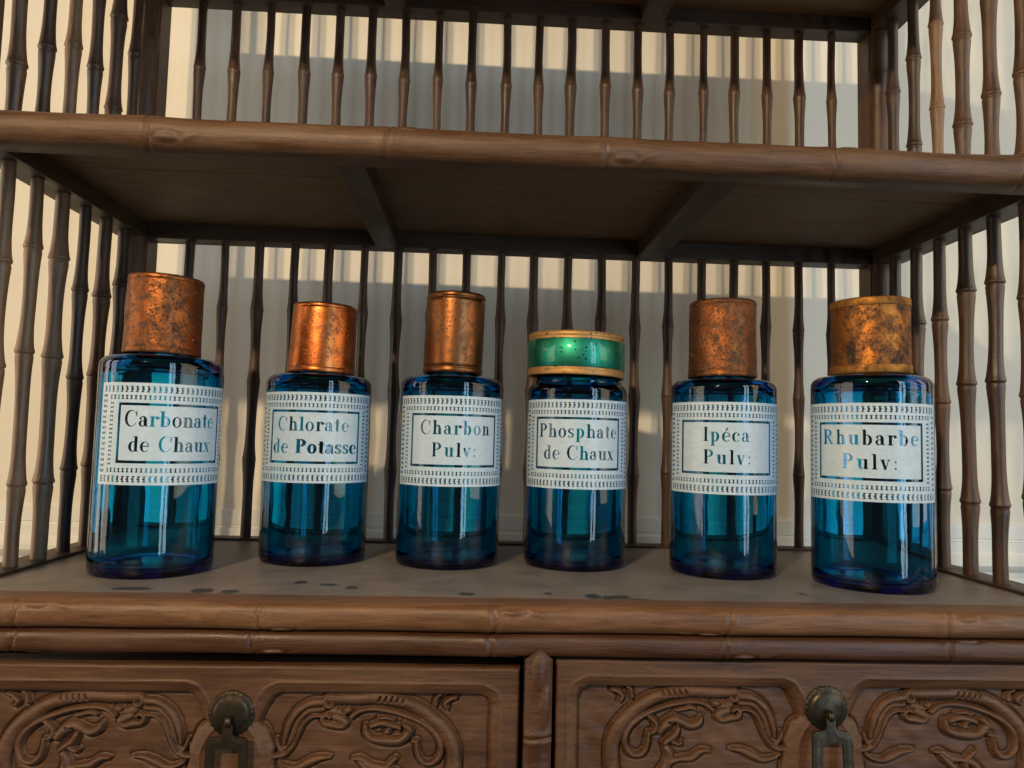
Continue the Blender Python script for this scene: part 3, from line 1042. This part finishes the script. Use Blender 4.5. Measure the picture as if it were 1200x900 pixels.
def label_mask(lines):
    """ink coverage on the label grid (u across, v up, origin at the centre)"""
    nu, nv = int(LW / STEP) + 1, int(LH / STEP) + 1
    u = (np.arange(nu * SS) + .5) / (nu * SS) * LW - LW / 2
    v = (np.arange(nv * SS) + .5) / (nv * SS) * LH - LH / 2
    ink = np.zeros((nu * SS, nv * SS), bool)

    def stamp(fn, u0, u1, v0, v1):
        i0, i1 = np.searchsorted(u, u0), np.searchsorted(u, u1)
        j0, j1 = np.searchsorted(v, v0), np.searchsorted(v, v1)
        if i1 <= i0 or j1 <= j0:
            return
        X, Y = np.meshgrid(u[i0:i1], v[j0:j1], indexing='ij')
        ink[i0:i1, j0:j1] |= fn(X, Y)
    for (text, base, width, centre, size, bold_from) in lines:
        z = np.zeros((1, 1))
        adv = [glyph(c, z, z)[1] * size for c in text]
        gap = (width - sum(adv)) / max(1, len(text) - 1)
        x = centre - width / 2
        for k, (c, a) in enumerate(zip(text, adv)):
            fat = .022 if k >= bold_from else 0.0

            def fn(X, Y, x=x, c=c):
                m = glyph(c, (X - x) / size, (Y - base) / size)[0]
                if fat:
                    m = m | glyph(c, (X - x - fat * .6) / size, (Y - base) / size)[0] | glyph(c, (X - x + fat * .6) / size, (Y - base) / size)[0]
                return m
            stamp(fn, x - .1 * size, x + a + .2 * size, base - .4 * size, base + 1.1 * size)
            x += a + gap
    # rule around the text
    fw, f0, f1, ft = 1.125, -.60, .63, .056
    stamp(lambda X, Y: ~rect(X, Y, -fw + ft, f0 + ft, fw - ft, f1 - ft), -fw, fw, f0, f1)

    # borders of repeated type ornaments
    def motif_out(X, Y, w, h):
        m = rect(X, Y, -.020, -h / 2, .004, h / 2) | rect(X, Y, -w * .38, h / 2 - .018, w * .24, h / 2) | rect(X, Y, -w * .38, -h / 2, w * .24, -h / 2 + .018)
        return m | ell(X, Y, w * .16, 0, w * .13, h * .17)

    def motif_in(X, Y, w, h):
        return rect(X, Y, -.013, -h / 2, .013, h / 2) | rect(X, Y, -w * .32, h / 2 - .016, w * .32, h / 2) | rect(X, Y, -w * .32, -h / 2, w * .32, -h / 2 + .016)

    def row(y, x0, x1, pitch, h, fn, flip=1):
        n = int(round((x1 - x0) / pitch))
        p = (x1 - x0) / n
        for k in range(n):
            xc = x0 + (k + .5) * p
            stamp(lambda X, Y: fn((X - xc) * flip, Y - y, p, h), xc - p / 2, xc + p / 2, y - h, y + h)

    def colm(x, y0, y1, pitch, h, fn, flip=1):
        n = int(round((y1 - y0) / pitch))
        p = (y1 - y0) / n
        for k in range(n):
            yc = y0 + (k + .5) * p
            stamp(lambda X, Y: fn((Y - yc) * flip, X - x, p, h), x - h, x + h, yc - p / 2, yc + p / 2)
    row(LH / 2 - .135, -1.54, 1.54, .106, .125, motif_out)
    row(-LH / 2 + .125, -1.54, 1.54, .106, .125, motif_out, -1)
    row(LH / 2 - .305, -1.36, 1.36, .090, .085, motif_in)
    row(-LH / 2 + .305, -1.36, 1.36, .090, .085, motif_in)
    for s in (-1, 1):
        colm(s * 1.49, -.82, .82, .106, .105, motif_out, s)
        colm(s * 1.285, -.66, .66, .090, .080, motif_in)
    cov = ink.reshape(nu, SS, nv, SS).mean((1, 3))
    return cov


def make_label(R_, theta, zc, lines, parent):
    cov = label_mask(lines)
    nu, nv = cov.shape
    th = math.radians(theta) + (np.arange(nu) / (nu - 1) - .5) * LW / 1.25
    zz = zc + (np.arange(nv) / (nv - 1) - .5) * LH
    T, Z = np.meshgrid(th, zz, indexing='ij')
    rr = R_ + .010
    m = MB()
    m.grid(np.stack([rr * np.sin(T), -rr * np.cos(T), Z], -1), smooth=True)
    me = m.mesh('label', M['label'])
    at = me.attributes.new('ink', 'FLOAT', 'POINT')
    at.data.foreach_set('value', cov.reshape(-1).astype(np.float32))
    return link('label', me, parent)


# ------------------------------------------------------------------ bottles
def make_bottle(loc, R_, wide, rotz, theta, lines, label, shoulder=4.36):
    root = empty('apothecary_bottle', loc, label, 'bottle', 'blue glass apothecary bottles on the shelf')
    s = shoulder
    nk = 1.02 if wide else .60
    t = .115
    k = s - .03
    outer = [(0, .05), (R_ * .72, .045), (R_ * .86, .012), (R_ * .93, .0), (R_ * .975, .03), (R_ * .995, .10), (R_, .18), (R_, 1.2), (R_, 2.4), (R_, k)]
    for a in np.linspace(10, 90, 9):
        outer.append((R_ - .24 + .24 * math.cos(R(a)), k + .22 * math.sin(R(a))))
    outer += [(max(nk + .10, .80), k + .24), (nk + .04, k + .26), (nk, k + .32), (nk, s + .75), (nk + .05, s + .80), (nk + .02, s + .86)]
    inner = [(nk - t * .8, s + .86), (nk - t, s + .5), (nk - t, k + .30), (nk - .02, k + .15), (R_ - .40, k + .11), (R_ - .26, k + .06), (R_ - t - .03, k - .06), (R_ - t, k - .2), (R_ - t, 2.4), (R_ - t, .34), (R_ - t - .03, .22), (R_ - .26, .14), (R_ * .6, .13), (0, .17)]
    g = MB().lathe(outer + inner, 96)
    o = g.build('glass_body', M['glass'], root)
    root.rotation_euler = (0, 0, 0)
    make_label(R_, theta, 2.95, lines, root)
    return root


def cap_mesh(root, name, r0, r1, z0, z1, mat, bands=None, lump=.0, seed=0, dx=0.0, tilt=(0, 0)):
    """hollow metal cap: side wall, rounded top edge, shallow dished top"""
    rg = np.random.default_rng(seed)
    prof = [(r0 - .05, z0 + .06), (r0 - .05, z0), (r0 - .015, z0 - .012), (r0 + .004, z0 + .006)]
    for f in sorted(list(np.linspace(.03, .97, 22)) + [.11 / (z1 - z0), .12 / (z1 - z0), .15 / (z1 - z0), 1 - .11 / (z1 - z0), 1 - .12 / (z1 - z0), 1 - .15 / (z1 - z0)]):
        zz = z0 + (z1 - z0) * f
        e = min(zz - z0, z1 - zz)
        prof.append((r0 + (r1 - r0) * f + (.005 if e < .115 else -.004 if e < .15 else 0), zz))
    prof += [(r1 - .005, z1 - .02), (r1 - .02, z1), (r1 - .05, z1 + .004), (r1 - .08, z1 - .012), (r1 * .6, z1 - .02), (0, z1 - .02)]
    m = MB().lathe(prof, 72)
    v = np.array(m.v)
    a = np.arctan2(v[:, 1], v[:, 0])
    w = np.zeros(len(v))
    for _ in range(10):
        w += np.sin(a * rg.integers(1, 12) + v[:, 2] * rg.uniform(-7, 7) + rg.uniform(0, 6)) * lump / 3
    rr = np.hypot(v[:, 0], v[:, 1])
    f = 1 + w / np.maximum(rr, .3) * (rr > .3)
    v[:, 0] *= f
    v[:, 1] *= f
    zc = (z0 + z1) / 2
    v[:, 0] += dx + tilt[0] * (v[:, 2] - zc)
    v[:, 2] += tilt[1] * (v[:, 0] - dx)
    m.v = [tuple(p) for p in v]
    cap = m.build(name, mat, root)
    for (b0, b1, bm, bn) in (bands or []):
        rA, rB = r0 + (r1 - r0) * (b0 - z0) / (z1 - z0), r0 + (r1 - r0) * (b1 - z0) / (z1 - z0)
        q = MB().lathe([(rA - .01, b0), (rA + .012, b0), (rA + .020, b0 + .012), (rB + .020, b1 - .012), (rB + .012, b1), (rB - .01, b1)], 72)
        vv = np.array(q.v)
        vv[:, 0] += dx + tilt[0] * (vv[:, 2] - zc)
        vv[:, 2] += tilt[1] * (vv[:, 0] - dx)
        q.v = [tuple(p) for p in vv]
        q.build(bn, bm, cap)
    return cap


def stopper_neck(root, r, z0, z1):
    MB().lathe([(0, z0), (r, z0), (r, z1), (0, z1)], 48).build('stopper', M['cork'], root)


M['cork'] = plain('dark_stopper', (0.05, 0.035, 0.028), .8)
C1 = copper('copper_mottled', (0.20, 0.066, 0.020), (0.024, 0.015, 0.008), .40, 150, 1.0, .38, speck=.5, crust=.25, bump=.0004)
C2 = copper('copper_bright', (0.33, 0.095, 0.025), (0.045, 0.026, 0.014), .26, 95, 5.0, .33, bump=.00012, speck=.3)
C3 = copper('copper_brown', (0.165, 0.064, 0.024), (0.036, 0.024, 0.011), .26, 60, 9.0, .36, speck=.95, bump=.00008)
C5 = copper('copper_crusted', (0.175, 0.060, 0.021), (0.032, 0.024, 0.014), .36, 150, 13.0, .36, speck=.4, crust=.8, bump=.0006)
C6 = copper('copper_blackened', (0.29, 0.105, 0.023), (0.024, 0.016, 0.011), .50, 120, 18.0, .44, speck=.4, crust=.15, bump=.0004)
RIM = copper('ochre_rim', (0.34, 0.155, 0.036), (0.07, 0.035, 0.015), .44, 120, 21.0, .60, bump=.0002)
RIM4 = foil('gold_rim', (0.46, 0.25, 0.085), .52, .55, 2.0)
GREEN = foil('green_foil', (0.035, 0.27, 0.19), .46, 1.0, 5.0)
GREEN.node_tree.nodes['Principled BSDF'].inputs['Coat Weight'].default_value = .5
GREEN.node_tree.nodes['Principled BSDF'].inputs['Coat Roughness'].default_value = .06
GREEN.node_tree.nodes['Principled BSDF'].inputs['Coat Tint'].default_value = (.45, 1.0, .85, 1)

DECH = 'de Chaux'
b1 = make_bottle((1.417, -4.841, 0), 1.256, False, 0, 36, [('Carbonate', .15, 1.90, -.03, .32, 99), (DECH, -.36, 1.72, -.02, .31, 99)],
                 'leftmost blue glass bottle labelled Carbonate de Chaux, mottled copper cap', 4.42)
cap_mesh(b1, 'cap', .80, .785, 4.69, 6.40, C1, lump=.006, seed=1, dx=-.03, tilt=(.01, -.02))
b2 = make_bottle((4.508, -3.047, 0), 1.262, False, 0, 8, [('Chlorate', .15, 1.70, -.05, .32, 99), ('de Potasse', -.36, 2.06, .0, .32, 3)],
                 'blue glass bottle labelled Chlorate de Potasse, smooth bright copper cap', 4.26)
cap_mesh(b2, 'cap', .81, .770, 4.52, 6.20, C2, lump=.002, seed=2, dx=.04, tilt=(.03, -.02))
b3 = make_bottle((7.776, -3.198, 0), 1.246, False, 0, 7, [('Charbon', .15, 1.74, .02, .32, 99), ('Pulv:', -.36, 1.06, -.02, .32, 99)],
                 'blue glass bottle labelled Charbon Pulv, tall brown copper cap with dark specks', 4.30)
cap_mesh(b3, 'cap', .725, .730, 4.60, 6.56, C3, lump=.001, seed=3, dx=.02, tilt=(.02, -.01))
b4 = make_bottle((10.904, -3.135, 0), 1.239, True, 0, -5.5, [('Phosphate', .15, 2.03, .0, .32, 99), (DECH, -.36, 1.80, .03, .32, 99)],
                 'blue glass bottle labelled Phosphate de Chaux, wide flat green and gold lid', 4.25)
cap_mesh(b4, 'lid', 1.195, 1.19, 4.60, 5.64, RIM4, bands=[(4.775, 5.46, GREEN, 'foil_band')], lump=.001, seed=4, dx=-.045, tilt=(0, -.02))
b5 = make_bottle((14.373, -3.869, 0), 1.245, False, 0, -14, [('Ipéca', .15, 1.05, -.02, .32, 99), ('Pulv:', -.36, 1.08, .0, .32, 99)],
                 'blue glass bottle labelled Ipéca Pulv, crusted brown copper cap with pale flecks', 4.36)
cap_mesh(b5, 'cap', .81, .79, 4.64, 6.48, C5, lump=.006, seed=5, dx=-.025, tilt=(0, .01))
b6 = make_bottle((17.352, -5.165, 0), 1.275, False, 0, -30, [('Rhubarbe', .15, 2.0, .0, .32, 99), ('Pulv:', -.36, 1.08, .0, .32, 99)],
                 'rightmost blue glass bottle labelled Rhubarbe Pulv, blackened copper cap with ochre rims', 4.44)
cap_mesh(b6, 'cap', .84, .835, 4.68, 6.38, C6, bands=[(4.70, 4.88, RIM, 'rim_band'), (6.19, 6.365, RIM, 'rim_band')], lump=.004, seed=6, dx=.0, tilt=(0, .02))
